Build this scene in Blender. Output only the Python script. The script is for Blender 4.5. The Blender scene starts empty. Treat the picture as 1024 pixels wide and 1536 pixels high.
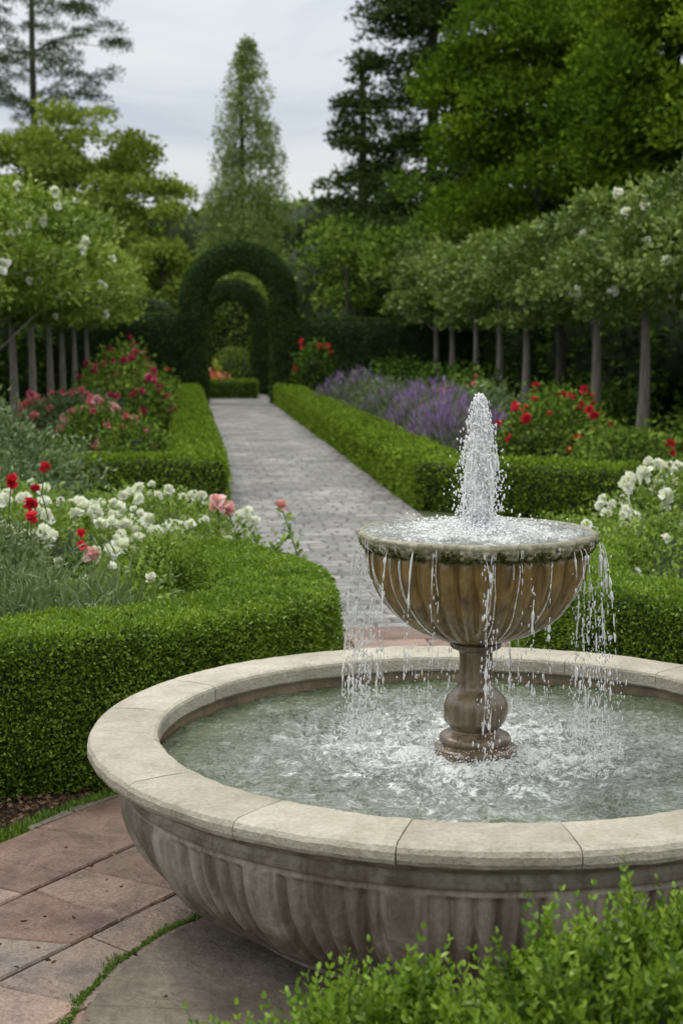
import bpy, math, numpy as np
from mathutils import Vector
rng = np.random.default_rng(11)
R = math.radians
scene = bpy.context.scene

# ------------------------------------------------------------------ helpers
def link(o, parent=None):
    scene.collection.objects.link(o)
    if parent is not None:
        o.parent = parent
    return o

def empty(name, loc=(0, 0, 0)):
    e = bpy.data.objects.new(name, None); e.location = loc
    e.empty_display_size = 0.2
    return link(e)

def nrm(v):
    return v / np.maximum(np.linalg.norm(v, axis=-1, keepdims=True), 1e-9)

def vnoise(P, scale=1.0, seed=0):
    Q = np.asarray(P, float) * scale + 1000.0
    I = np.floor(Q).astype(np.int64); f = Q - I; f = f * f * (3 - 2 * f)
    def h(a, b, c):
        n = (a * 374761393 + b * 668265263 + c * 1274126177 + seed * 97531) & 0xffffffff
        n = ((n ^ (n >> 13)) * 1274126177) & 0xffffffff
        n = n ^ (n >> 16)
        return (n & 0xffff) / 65535.0
    x, y, z = I[..., 0], I[..., 1], I[..., 2]
    fx, fy, fz = f[..., 0], f[..., 1], f[..., 2]
    def L(a, b, t): return a + (b - a) * t
    r = L(L(L(h(x, y, z), h(x+1, y, z), fx), L(h(x, y+1, z), h(x+1, y+1, z), fx), fy),
          L(L(h(x, y, z+1), h(x+1, y, z+1), fx), L(h(x, y+1, z+1), h(x+1, y+1, z+1), fx), fy), fz)
    return r * 2 - 1

def raw_mesh(name, V, k, mat, lv=None, parent=None):
    """V: (n*k,3) - n faces of k separate vertices"""
    n = len(V) // k
    me = bpy.data.meshes.new(name)
    me.vertices.add(n * k); me.vertices.foreach_set("co", np.ascontiguousarray(V, np.float32).ravel())
    me.loops.add(n * k); me.loops.foreach_set("vertex_index", np.arange(n * k, dtype=np.int32))
    me.polygons.add(n); me.polygons.foreach_set("loop_start", np.arange(0, n * k, k, dtype=np.int32))
    me.update(calc_edges=True)
    if lv is not None:
        a = me.attributes.new("lv", 'FLOAT', 'FACE'); a.data.foreach_set("value", np.asarray(lv, np.float32))
    me.materials.append(mat)
    return link(bpy.data.objects.new(name, me), parent)

class MB:
    def __init__(s): s.V = []; s.F = []; s.n = 0; s.lv = []
    def add(s, V, F, lv=0.5):
        V = np.asarray(V, float).reshape(-1, 3); F = np.asarray(F)
        s.V.append(V); s.F.extend((F + s.n).tolist()); s.n += len(V); s.lv.extend([lv] * len(F))
    def obj(s, name, mat, parent=None, smooth=True):
        me = bpy.data.meshes.new(name)
        me.from_pydata(np.concatenate(s.V).tolist(), [], s.F)
        if smooth: me.polygons.foreach_set("use_smooth", [True] * len(me.polygons))
        a = me.attributes.new("lv", 'FLOAT', 'FACE'); a.data.foreach_set("value", np.asarray(s.lv, np.float32))
        me.materials.append(mat); me.update()
        return link(bpy.data.objects.new(name, me), parent)

def gridF(m, k, cu=False, cv=False):
    i = np.arange(m if cu else m - 1); j = np.arange(k if cv else k - 1)
    I, J = np.meshgrid(i, j, indexing='ij'); I = I.ravel(); J = J.ravel()
    I2 = (I + 1) % m; J2 = (J + 1) % k
    return np.stack([I * k + J, I2 * k + J, I2 * k + J2, I * k + J2], 1)

def lathe(mb, prof, seg=128, mod=None, c=(0, 0, 0), lv=.5):
    prof = np.array(prof, float); th = np.linspace(0, 2 * np.pi, seg, endpoint=False)
    T, Rr = np.meshgrid(th, prof[:, 0], indexing='ij'); _, Z = np.meshgrid(th, prof[:, 1], indexing='ij')
    if mod is not None: Rr = Rr + mod(T, Z)
    V = np.stack([c[0] + Rr * np.cos(T), c[1] + Rr * np.sin(T), c[2] + Z], -1)
    mb.add(V, gridF(seg, len(prof), cu=True), lv)

def smooth_prof(pts, n=6):
    pts = np.array(pts, float); out = []
    P = np.vstack([2 * pts[0] - pts[1], pts, 2 * pts[-1] - pts[-2]])
    for i in range(1, len(P) - 2):
        for t in np.linspace(0, 1, n, endpoint=False):
            a, b, c, d = P[i-1], P[i], P[i+1], P[i+2]
            out.append(.5 * ((2*b) + (c-a)*t + (2*a-5*b+4*c-d)*t*t + (3*b-a-3*c+d)*t**3))
    out.append(pts[-1]); return np.array(out)

def tube(mb, P, rad, sides=6, lv=.5):
    P = np.asarray(P, float); m = len(P); rad = np.broadcast_to(rad, (m,))
    T = nrm(np.gradient(P, axis=0))
    ref = np.array([1., 0, 0]) if abs(T[:, 2]).mean() > .6 else np.array([0, 0, 1.])
    A = nrm(np.cross(T, ref)); B = np.cross(T, A)
    th = np.linspace(0, 2*np.pi, sides, endpoint=False)
    V = P[:, None] + rad[:, None, None] * (A[:, None] * np.cos(th)[None, :, None] + B[:, None] * np.sin(th)[None, :, None])
    mb.add(V, gridF(m, sides, cv=True), lv)

def leaf_geo(P, N, size, aspect=.5, spread=.6, hexa=False, cup=.12, var=.35):
    n = len(P)
    a = nrm(nrm(N) + rng.normal(0, spread, (n, 3)))
    b = nrm(np.cross(a, rng.normal(0, 1, (n, 3)))); c = np.cross(b, a)
    s = (size * (1 + rng.uniform(-var, var, n)))[:, None]
    if not hexa:
        w = s * aspect * .5
        V = np.stack([P, P + a*s*.45 + b*w + c*s*cup, P + a*s, P + a*s*.45 - b*w + c*s*cup], 1)
        return V.reshape(-1, 3), 4
    w = s * aspect * .5
    V = np.stack([P, P + a*s*.3 + b*w*.85 + c*s*cup, P + a*s*.7 + b*w*.8 + c*s*cup*1.2, P + a*s + c*s*cup*.4,
                  P + a*s*.7 - b*w*.8 + c*s*cup*1.2, P + a*s*.3 - b*w*.85 + c*s*cup], 1)
    return V.reshape(-1, 3), 6

def sample_grid(G, n, cu=False, cv=False):
    """random points on the quad grid G (m,k,3)"""
    m, k = G.shape[:2]; F = gridF(m, k, cu, cv); V = G.reshape(-1, 3)
    T = np.concatenate([F[:, [0, 1, 2]], F[:, [0, 2, 3]]])
    A, B, C = V[T[:, 0]], V[T[:, 1]], V[T[:, 2]]
    cr = np.cross(B - A, C - A); ar = np.linalg.norm(cr, axis=1)
    idx = rng.choice(len(T), n, p=ar / ar.sum())
    u = rng.random((n, 1)); v = rng.random((n, 1)); f = (u + v) > 1; u = np.where(f, 1-u, u); v = np.where(f, 1-v, v)
    return A[idx] + u*(B-A)[idx] + v*(C-A)[idx], nrm(cr[idx]), ar.sum() / 2

# ------------------------------------------------------------------ materials
def newmat(name):
    m = bpy.data.materials.new(name); m.use_nodes = True
    nt = m.node_tree; nt.nodes.clear()
    out = nt.nodes.new('ShaderNodeOutputMaterial')
    return m, nt, out
def nd(nt, typ, ins=None, **kw):
    n = nt.nodes.new(typ)
    for k, v in kw.items(): setattr(n, k, v)
    if ins:
        for k, v in ins.items():
            if isinstance(v, bpy.types.NodeSocket): nt.links.new(v, n.inputs[k])
            else: n.inputs[k].default_value = v
    return n
def ramp(nt, fac, stops):
    r = nd(nt, 'ShaderNodeValToRGB', {'Fac': fac}); e = r.color_ramp.elements
    while len(e) > 1: e.remove(e[-1])
    e[0].position = stops[0][0]; e[0].color = (*stops[0][1], 1)
    for p, c in stops[1:]:
        x = e.new(p); x.color = (*c, 1)
    return r.outputs[0]
def noise(nt, vec, scale, detail=4, rough=.55, dist=0):
    return nd(nt, 'ShaderNodeTexNoise', {'Vector': vec, 'Scale': scale, 'Detail': detail, 'Roughness': rough, 'Distortion': dist}).outputs['Fac']
def objco(nt, scale=(1, 1, 1)):
    t = nd(nt, 'ShaderNodeTexCoord')
    return nd(nt, 'ShaderNodeMapping', {'Vector': t.outputs['Object'], 'Scale': scale}).outputs[0]
def math_(nt, op, a, b=0.0, c=0.0):
    n = nd(nt, 'ShaderNodeMath', operation=op)
    for i, v in enumerate((a, b, c)):
        if isinstance(v, bpy.types.NodeSocket): nt.links.new(v, n.inputs[i])
        else: n.inputs[i].default_value = v
    return n.outputs[0]
def mixc(nt, fac, a, b, mode='MIX'):
    n = nd(nt, 'ShaderNodeMix', data_type='RGBA', blend_type=mode)
    for i, v in ((0, fac), (6, a), (7, b)):
        if isinstance(v, bpy.types.NodeSocket): nt.links.new(v, n.inputs[i])
        else: n.inputs[i].default_value = v if i == 0 else (*v, 1)
    return n.outputs[2]
def bump(nt, h, strength=.5, dist=.01):
    return nd(nt, 'ShaderNodeBump', {'Height': h, 'Strength': strength, 'Distance': dist}).outputs[0]
def princ(nt, out, **ins):
    p = nd(nt, 'ShaderNodeBsdfPrincipled', {k.replace('_', ' '): v for k, v in ins.items()})
    nt.links.new(p.outputs[0], out.inputs[0]); return p

def leafmat(name, dark, mid, light, ns=2.0, trans=.28, rough=.5, nw=.45, spec=.3):
    m, nt, out = newmat(name)
    at = nd(nt, 'ShaderNodeAttribute', attribute_name='lv').outputs['Fac']
    nz = noise(nt, objco(nt), ns, 2)
    f = math_(nt, 'ADD', math_(nt, 'MULTIPLY', at, 1 - nw), math_(nt, 'MULTIPLY', nz, nw))
    col = ramp(nt, f, [(.2, dark), (.5, mid), (.82, light)])
    if spec <= .12:
        p = nd(nt, 'ShaderNodeBsdfDiffuse', {'Color': col})
    else:
        p = nd(nt, 'ShaderNodeBsdfPrincipled', {'Base Color': col, 'Roughness': rough, 'Specular IOR Level': spec})
    if trans <= 0:
        nt.links.new(p.outputs[0], out.inputs[0]); return m
    tcol = mixc(nt, 1.0, col, (1.15, 1.25, .6), 'MULTIPLY')
    t = nd(nt, 'ShaderNodeBsdfTranslucent', {'Color': tcol})
    mx = nd(nt, 'ShaderNodeMixShader', {0: trans, 1: p.outputs[0], 2: t.outputs[0]})
    nt.links.new(mx.outputs[0], out.inputs[0]); return m

def simple(name, stops, scale=5, rough=.8, bs=.5, bd=.01, sc=(1, 1, 1), detail=6, spec=.3):
    m, nt, out = newmat(name); co = objco(nt, sc); nz = noise(nt, co, scale, detail, .6)
    princ(nt, out, Base_Color=ramp(nt, nz, stops), Roughness=rough, Specular_IOR_Level=spec,
          Normal=bump(nt, noise(nt, co, scale * 4, 5), bs, bd))
    return m

M_box = leafmat('boxwood_leaves', (.05, .10, .010), (.145, .245, .022), (.29, .41, .05), 5, .2)
M_boxfar = leafmat('clipped_hedge_leaves', (.06, .11, .012), (.16, .255, .026), (.27, .38, .05), 1.5, 0, spec=.1)
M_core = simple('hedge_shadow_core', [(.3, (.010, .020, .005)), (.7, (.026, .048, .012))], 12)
M_corebush = simple('shrub_shade_core', [(.35, (.012, .028, .004)), (.65, (.05, .09, .010))], 45, bs=1, bd=.03)  # dark hull colour paints in the shade between the sprigs
M_yew = leafmat('yew_leaves', (.018, .042, .012), (.046, .09, .024), (.095, .155, .045), 1.5, 0, spec=.1)
M_fore = leafmat('shrub_leaves', (.045, .10, .010), (.14, .24, .022), (.30, .43, .055), 6, .22, .4)
M_climb = leafmat('rambler_leaves', (.06, .12, .015), (.19, .28, .040), (.39, .48, .10), 1.0, .18, spec=.2)
M_climbR = leafmat('pleached_leaves', (.045, .085, .018), (.13, .20, .040), (.28, .36, .085), .9, .12, spec=.2)
M_treeA = leafmat('maple_leaves', (.026, .062, .008), (.085, .16, .016), (.25, .35, .028), .35, .15, .5, .6, spec=.12)
M_treeB = leafmat('lime_tree_leaves', (.10, .145, .022), (.22, .28, .048), (.37, .42, .10), .4, .12, spec=.1)
M_treeC = leafmat('birch_leaves', (.10, .165, .045), (.20, .28, .08), (.31, .385, .13), .5, .1, spec=.1)
M_treeD = leafmat('dark_conifer_needles', (.016, .036, .010), (.042, .078, .020), (.09, .14, .036), .5, 0, spec=.1)
M_pine = leafmat('pine_needles', (.035, .062, .030), (.075, .115, .055), (.13, .18, .085), .5, 0, spec=.1)
M_under = leafmat('understory_leaves', (.016, .038, .006), (.052, .105, .018), (.15, .235, .042), .5, 0, spec=.1)
M_bush = leafmat('bush_leaves', (.05, .10, .015), (.135, .22, .035), (.26, .36, .07), 1.2, 0, spec=.1)
M_rose = leafmat('rose_leaves', (.07, .13, .02), (.17, .265, .04), (.33, .44, .09), 2.5, .2)
M_roseG = leafmat('grey_green_leaves', (.055, .10, .038), (.125, .19, .075), (.25, .33, .15), 2.5, .15)
M_lav = leafmat('lavender_foliage', (.08, .11, .06), (.15, .19, .10), (.24, .28, .17), 2.5, 0, spec=.1)
M_white = leafmat('white_petals', (.72, .71, .66), (.86, .86, .84), (.92, .92, .92), 3, .2)
M_pink = leafmat('pink_petals', (.60, .10, .18), (.80, .22, .30), (.88, .45, .50), 3, .2)
M_palep = leafmat('pale_pink_petals', (.65, .3, .35), (.82, .48, .52), (.87, .65, .67), 3, .2)
M_red = leafmat('red_petals', (.42, .01, .03), (.70, .025, .06), (.85, .09, .15), 3, .2)
M_mag = leafmat('magenta_petals', (.38, .02, .10), (.58, .05, .16), (.72, .14, .30), 3, .2)
M_purp = leafmat('lavender_flowers', (.19, .12, .27), (.31, .19, .41), (.45, .32, .55), 2, 0, spec=.1)
M_orange = leafmat('orange_flowers', (.6, .16, .08), (.75, .28, .16), (.8, .42, .25), 2, 0)
M_yel = leafmat('golden_leaves', (.25, .30, .02), (.42, .46, .04), (.55, .58, .08), 2, 0)
M_stem = simple('green_stem', [(.3, (.05, .09, .02)), (.7, (.09, .13, .04))], 20)
M_bark = simple('bark', [(.3, (.035, .028, .022)), (.7, (.09, .075, .06))], 6, sc=(4, 4, .6), bs=.8, bd=.02)
M_post = simple('grey_trunk', [(.3, (.13, .115, .095)), (.7, (.31, .28, .24))], 6, sc=(5, 5, .5), bs=.6, bd=.01)
M_mulch = leafmat('bark_chips', (.05, .028, .016), (.13, .07, .04), (.24, .15, .10), 6, .0, .9)
M_soil = simple('soil', [(.3, (.022, .014, .009)), (.7, (.06, .04, .026))], 14, .95, .9, .03)
M_grass = leafmat('grass_blades', (.06, .12, .015), (.12, .21, .03), (.2, .31, .05), 3, .2)
M_moss = simple('moss', [(.3, (.035, .055, .012)), (.55, (.07, .10, .025)), (.75, (.09, .075, .04))], 22, .95, 1, .01)
M_mosslip = leafmat('lip_moss', (.03, .04, .008), (.09, .10, .02), (.17, .18, .05), 20, 0, .6)

def ground_mat():
    m, nt, out = newmat('ground_earth_and_grass'); co = objco(nt)
    a = ramp(nt, noise(nt, co, 30, 6), [(.3, (.02, .014, .008)), (.7, (.055, .04, .024))])
    g = ramp(nt, noise(nt, co, 60, 4), [(.3, (.02, .045, .008)), (.7, (.06, .10, .022))])
    c = mixc(nt, ramp(nt, noise(nt, co, .8, 5), [(.4, (0, 0, 0)), (.6, (1, 1, 1))]), a, g)
    princ(nt, out, Base_Color=c, Roughness=.95, Normal=bump(nt, noise(nt, co, 50, 5), .8, .02)); return m
M_ground = ground_mat()

def flag_mat():
    m, nt, out = newmat('sandstone_flags'); co = objco(nt)
    at = nd(nt, 'ShaderNodeAttribute', attribute_name='lv').outputs['Fac']
    base = ramp(nt, at, [(0, (.17, .105, .082)), (.35, (.24, .165, .13)), (.65, (.215, .175, .15)), (1, (.31, .205, .165))])
    n1 = ramp(nt, noise(nt, co, 5, 9, .68, .4), [(.3, (.42, .42, .44)), (.5, (.95, .95, .95)), (.72, (1.35, 1.3, 1.2))])
    c = mixc(nt, 1.0, base, n1, 'MULTIPLY')
    moss = ramp(nt, noise(nt, co, 3.0, 7, .7), [(.56, (0, 0, 0)), (.72, (.5, .5, .5))])
    c = mixc(nt, moss, c, (.105, .11, .075))
    sp = noise(nt, co, 90, 3)
    c = mixc(nt, 1.0, c, ramp(nt, sp, [(.3, (.7, .7, .7)), (.7, (1.25, 1.25, 1.25))]), 'MULTIPLY')
    princ(nt, out, Base_Color=c, Roughness=ramp(nt, noise(nt, co, 4, 5), [(.35, (.4,)*3), (.65, (.8,)*3)]),
          Normal=bump(nt, math_(nt, 'ADD', noise(nt, co, 22, 8, .65), math_(nt, 'MULTIPLY', sp, .3)), .8, .018))
    return m
M_flag = flag_mat()

def cobble_mat():
    m, nt, out = newmat('grey_stone_setts'); co = objco(nt)
    wob = nd(nt, 'ShaderNodeTexNoise', {'Vector': co, 'Scale': 4.0, 'Detail': 3.0})
    v = nd(nt, 'ShaderNodeVectorMath', {0: wob.outputs['Color'], 1: (.14, .10, .0)}, operation='MULTIPLY').outputs[0]
    v = nd(nt, 'ShaderNodeVectorMath', {0: co, 1: v}, operation='ADD').outputs[0]
    b = nd(nt, 'ShaderNodeTexBrick', {'Vector': v, 'Color1': (.1, .1, .1, 1), 'Color2': (.95, .95, .95, 1), 'Mortar': (0, 0, 0, 1),
           'Scale': 1.0, 'Mortar Size': .013, 'Mortar Smooth': .6, 'Bias': 0.0, 'Brick Width': .26, 'Row Height': .17})
    b.offset_frequency = 2; b.squash = .7; b.squash_frequency = 3
    tone = ramp(nt, b.outputs['Color'], [(0, (.145, .142, .135)), (.5, (.21, .206, .198)), (1, (.30, .295, .285))])
    mfac = math_(nt, 'MULTIPLY', b.outputs['Fac'], .8)
    c = mixc(nt, mfac, tone, (.10, .10, .082))
    c = mixc(nt, 1.0, c, ramp(nt, noise(nt, co, .9, 8, .72, .5), [(.32, (.62, .62, .65)), (.5, (1, 1, 1)), (.68, (1.45, 1.43, 1.38))]), 'MULTIPLY')
    c = mixc(nt, 1.0, c, ramp(nt, noise(nt, co, 30, 4, .7), [(.3, (.75,)*3), (.7, (1.25,)*3)]), 'MULTIPLY')
    h = math_(nt, 'ADD', math_(nt, 'MULTIPLY', b.outputs['Fac'], -1.0), math_(nt, 'MULTIPLY', noise(nt, co, 14, 6), 1.6))
    princ(nt, out, Base_Color=c, Roughness=ramp(nt, noise(nt, co, 2.2, 5), [(.4, (.36,)*3), (.6, (.7,)*3)]), Normal=bump(nt, h, 1.0, .03)); return m
M_cob = cobble_mat()

def stone_mat(name, c1, c2, c3, stain, streak_amt=.6, rough=.75, fine=60, use_lv=False, spec=.3, bstr=.4, cavity=0, streak_scale=14, lowstain=None):
    m, nt, out = newmat(name); co = objco(nt)
    big = noise(nt, co, 3.2, 7, .62)
    base = ramp(nt, big, [(.3, c1), (.5, c2), (.72, c3)])
    sco = objco(nt, (streak_scale, streak_scale, .9))
    st = noise(nt, sco, 1.0, 6, .65, .6)
    if lowstain:
        zc = nd(nt, 'ShaderNodeSeparateXYZ', {0: co}).outputs[2]
        st = math_(nt, 'ADD', st, nd(nt, 'ShaderNodeMapRange', {0: zc, 1: lowstain[0], 2: lowstain[1], 3: lowstain[2], 4: 0.0}).outputs[0])
    sm = ramp(nt, st, [(.42, (0, 0, 0)), (.66, (streak_amt,)*3)])
    c = mixc(nt, sm, base, stain)
    fn = noise(nt, co, fine, 4, .7)
    c = mixc(nt, 1.0, c, ramp(nt, fn, [(.25, (.75,)*3), (.75, (1.2,)*3)]), 'MULTIPLY')
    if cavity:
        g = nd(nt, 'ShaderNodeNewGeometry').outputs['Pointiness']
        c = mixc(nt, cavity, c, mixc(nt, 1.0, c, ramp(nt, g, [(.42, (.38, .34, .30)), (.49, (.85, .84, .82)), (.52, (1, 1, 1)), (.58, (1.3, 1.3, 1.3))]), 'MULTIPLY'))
    if use_lv:
        at = nd(nt, 'ShaderNodeAttribute', attribute_name='lv').outputs['Fac']
        c = mixc(nt, 1.0, c, ramp(nt, at, [(0, (.84, .82, .80)), (1, (1.08, 1.08, 1.07))]), 'MULTIPLY')
    hh = math_(nt, 'ADD', fn, math_(nt, 'MULTIPLY', noise(nt, co, fine * .25, 5), 1.5))
    princ(nt, out, Base_Color=c, Roughness=rough, Specular_IOR_Level=spec, Normal=bump(nt, hh, bstr, .006)); return m
M_rim = stone_mat('pale_limestone_rim', (.33, .305, .245), (.44, .415, .345), (.53, .505, .435), (.25, .23, .17), .5, .7, 70, True, streak_scale=6, bstr=.7)
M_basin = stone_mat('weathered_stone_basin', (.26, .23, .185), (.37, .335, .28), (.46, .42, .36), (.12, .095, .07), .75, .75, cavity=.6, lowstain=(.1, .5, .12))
M_inner = stone_mat('stained_inner_wall', (.13, .085, .045), (.21, .15, .085), (.26, .21, .13), (.06, .045, .02), .7, .35, spec=.6)
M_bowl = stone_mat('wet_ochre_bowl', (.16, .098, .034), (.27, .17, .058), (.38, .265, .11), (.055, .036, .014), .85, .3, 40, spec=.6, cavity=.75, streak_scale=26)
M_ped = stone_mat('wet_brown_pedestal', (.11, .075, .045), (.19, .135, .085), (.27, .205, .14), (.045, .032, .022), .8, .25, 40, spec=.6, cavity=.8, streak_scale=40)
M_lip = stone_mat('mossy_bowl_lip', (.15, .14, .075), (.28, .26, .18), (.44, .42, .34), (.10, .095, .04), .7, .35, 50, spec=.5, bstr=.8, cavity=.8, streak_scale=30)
M_pad = stone_mat('concrete_pad', (.11, .088, .07), (.175, .145, .118), (.24, .205, .17), (.08, .07, .055), .5, .8, 45, bstr=.9)
M_noz = simple('bronze_nozzle', [(.3, (.02, .035, .03)), (.7, (.05, .075, .06))], 20, .35, spec=.6)

def water_mat(name, deep, foamcol, centre, rfoam, base_foam=.0, fscale=9.0, bscale=16, lo=.66, hi=.95, gain=.33):
    m, nt, out = newmat(name)
    t = nd(nt, 'ShaderNodeTexCoord'); co = t.outputs['Object']
    ln = nd(nt, 'ShaderNodeVectorMath', {0: co, 1: (centre[0], centre[1], centre[2])}, operation='DISTANCE').outputs['Value']
    near = nd(nt, 'ShaderNodeMapRange', {0: ln, 1: rfoam[0], 2: rfoam[1], 3: 1.0, 4: 0.0}).outputs[0]
    n1 = noise(nt, co, fscale, 10, .78, 1.8)
    n2 = noise(nt, co, fscale * .3, 4, .6, .8)
    # thin pale net: foam threads and caustic streaks painted into the colour
    n3 = noise(nt, co, fscale * 1.6, 5, .6, 2.2)
    th_ = math_(nt, 'SUBTRACT', 1.0, math_(nt, 'MULTIPLY', math_(nt, 'ABSOLUTE', math_(nt, 'SUBTRACT', n3, .5)), 9.0))
    th_ = math_(nt, 'MULTIPLY', math_(nt, 'MAXIMUM', th_, 0.0), .16)
    f = math_(nt, 'ADD', math_(nt, 'MULTIPLY', near, gain), math_(nt, 'ADD', math_(nt, 'MULTIPLY', n1, .80), math_(nt, 'MULTIPLY', n2, .38)))
    f = math_(nt, 'ADD', math_(nt, 'ADD', f, base_foam), th_)
    mask = ramp(nt, f, [(lo, (0, 0, 0)), ((lo+hi)/2, (.30,)*3), (hi, (.95,)*3)])
    dcol = ramp(nt, n2, [(.35, deep), (.65, tuple(x * 1.8 for x in deep))])
    c = mixc(nt, mask, dcol, foamcol)
    rg = ramp(nt, mask, [(0, (.02,)*3), (1, (.3,)*3)])
    h = math_(nt, 'ADD', noise(nt, co, bscale, 4, .6, .8), math_(nt, 'MULTIPLY', noise(nt, co, bscale * 3.5, 3, .6), .35))
    h = math_(nt, 'ADD', h, math_(nt, 'MULTIPLY', mask, .3))
    princ(nt, out, Base_Color=c, Roughness=rg, IOR=1.33, Specular_IOR_Level=1.0, Normal=bump(nt, h, .9, .04))
    return m

def drop_mat(name, solid):
    m, nt, out = newmat(name)
    g = nd(nt, 'ShaderNodeBsdfPrincipled', {'Base Color': (1, 1, 1, 1), 'Roughness': .03, 'IOR': 1.33, 'Transmission Weight': 1.0})
    d = nd(nt, 'ShaderNodeBsdfPrincipled', {'Base Color': (.92, .93, .94, 1), 'Roughness': .2, 'Specular IOR Level': .6})
    mx = nd(nt, 'ShaderNodeMixShader', {0: solid, 1: g.outputs[0], 2: d.outputs[0]})
    nt.links.new(mx.outputs[0], out.inputs[0]); return m
M_drop = drop_mat('falling_water', .5)
M_jet = drop_mat('aerated_water', .8)

# ------------------------------------------------------------------ camera, world, sun
cd = bpy.data.cameras.new('camera'); cam = bpy.data.objects.new('camera', cd); link(cam)
cam.location = (0, 0, 1.88); cam.rotation_euler = (R(90 - 6.58), 0, 0)
cd.sensor_fit = 'VERTICAL'; cd.sensor_height = 36; cd.lens = 53.4; cd.clip_end = 1500; cd.clip_start = .05
cd.dof.use_dof = True; cd.dof.focus_distance = 4.8; cd.dof.aperture_fstop = 4.5
scene.camera = cam
scene.view_settings.view_transform = 'Standard'; scene.view_settings.look = 'None'; scene.view_settings.exposure = 0

w = bpy.data.worlds.new('World'); scene.world = w; w.use_nodes = True
nt = w.node_tree; nt.nodes.clear()
wo = nt.nodes.new('ShaderNodeOutputWorld')
SE, SA = 58, -50
sky = nd(nt, 'ShaderNodeTexSky', sky_type='NISHITA', sun_disc=False, sun_elevation=R(SE), sun_rotation=R(SA))
tc = nd(nt, 'ShaderNodeTexCoord').outputs['Generated']
z = nd(nt, 'ShaderNodeSeparateXYZ', {0: tc}).outputs[2]
zz = nd(nt, 'ShaderNodeMapRange', {0: z, 1: .0, 2: 1.0, 3: 0.0, 4: 1.0}).outputs[0]
cl = ramp(nt, zz, [(0, (.35, .355, .36)), (.12, (.36, .372, .39)), (.25, (.40, .415, .435)), (.6, (.80, .80, .79)), (1, (.98, .97, .95))])
mp = nd(nt, 'ShaderNodeMapping', {'Vector': tc, 'Scale': (1.2, 1.2, 4.2)}).outputs[0]
cn = ramp(nt, noise(nt, mp, 3.2, 7, .55, .5), [(.34, (.72, .77, .84)), (.48, (.9, .93, .96)), (.62, (1.0, 1.0, .99))])
cl = mixc(nt, 1.0, cl, cn, 'MULTIPLY')
cl = nd(nt, 'ShaderNodeVectorMath', {0: cl, 1: (23.0, 22.6, 21.8)}, operation='MULTIPLY').outputs[0]
mxn = nd(nt, 'ShaderNodeMix', data_type='RGBA'); mxn.inputs[0].default_value = .9
nt.links.new(sky.outputs[0], mxn.inputs[6]); nt.links.new(cl, mxn.inputs[7])
bg = nd(nt, 'ShaderNodeBackground', {'Color': mxn.outputs[2], 'Strength': .1})
nt.links.new(bg.outputs[0], wo.inputs[0])
sd = bpy.data.lights.new('sun', 'SUN'); sd.energy = 1.5; sd.angle = R(11); sd.color = (1, .94, .84)
sun = link(bpy.data.objects.new('sun', sd))
dv = Vector((math.sin(R(SA)) * math.cos(R(SE)), math.cos(R(SA)) * math.cos(R(SE)), math.sin(R(SE))))
sun.rotation_euler = dv.to_track_quat('Z', 'Y').to_euler(); sun.location = (0, 0, 30)

# ------------------------------------------------------------------ ground, path, plaza
PA = math.atan(.0993); PC = np.array([math.cos(PA), math.sin(PA)]); PD = np.array([-math.sin(PA), math.cos(PA)])
def PW(a, s): return np.array([1.38, 0]) + a * PC + s * PD
mb = MB(); rr = np.array([0, 5, 15, 40, 100, 300, 900.]); lathe(mb, [(r, 0) for r in rr], 64)
g = mb.obj('ground', M_ground, smooth=False); g.location = (0, 30, 0)
mb = MB(); ss = np.linspace(0, 49, 120); aa = np.linspace(-1.03, 1.03, 9)
S, A = np.meshgrid(ss, aa, indexing='ij'); mb.add(np.stack([A, S, S*0 + .014 + .012*vnoise(np.stack([A, S, S*0], -1), 1.2)], -1), gridF(120, 9))
p = mb.obj('stone_path', M_cob); p.rotation_euler = (0, 0, PA)
p.location = (*PW(0, 9.4), 0)
FC = np.array([.438, 4.87])
mb = MB(); lathe(mb, [(0, .004), (1.82, .004)], 96, c=(FC[0], FC[1], 0)); mb.obj('moss_joints', M_moss)
mb = MB(); c4 = [(-.45, 6.2), (1.9, 6.2), (1.65, 9.6), (-.7, 9.6)]
mb.add([(x, y, .009) for x, y in c4], [[0, 1, 2, 3]]); mb.obj('moss_joints', M_moss)

def flag(mb, poly, z=.028, inset=.006, lv=.5):
    poly = np.array(poly, float); c = poly.mean(0); d = poly - c; L = np.linalg.norm(d, axis=1, keepdims=True)
    p0 = c + d * (1 - inset / L); p1 = c + d * (1 - (inset + .008) / L); n = len(poly)
    tz = (d @ rng.normal(0, .006, 2))
    z = z + rng.normal(0, .0015)
    V = np.concatenate([np.c_[p0, np.full(n, .0)], np.c_[p0, z - .006 + tz], np.c_[p1, z + tz]])
    F = [[i, (i+1) % n, n + (i+1) % n, n + i] for i in range(n)] + [[n+i, n+(i+1) % n, 2*n+(i+1) % n, 2*n+i] for i in range(n)]
    mb.add(V, F, lv); mb.add(V[2*n:], [list(range(n))], lv)
class MBf(MB):
    def add(s, V, F, lv=.5):
        V = np.asarray(V, float).reshape(-1, 3); s.V.append(V)
        for f in F: s.F.append([int(i) + s.n for i in f]); s.lv.append(lv)
        s.n += len(V)
def clip_disc(poly, c, r, n=72):
    poly = [np.array(p, float) for p in poly]
    for i in range(n):
        t = 2*np.pi*i/n; nn = np.array([math.cos(t), math.sin(t)]); d0 = r*math.cos(np.pi/n)
        out = []
        for j in range(len(poly)):
            a, b = poly[j], poly[(j+1) % len(poly)]; da = (a - c) @ nn - d0; db = (b - c) @ nn - d0
            if da <= 0: out.append(a)
            if (da < 0) != (db < 0) and da != db: out.append(a + (b - a)*da/(da - db))
        poly = out
        if len(poly) < 3: return None
    return np.array(poly)
mb = MBf()
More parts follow.
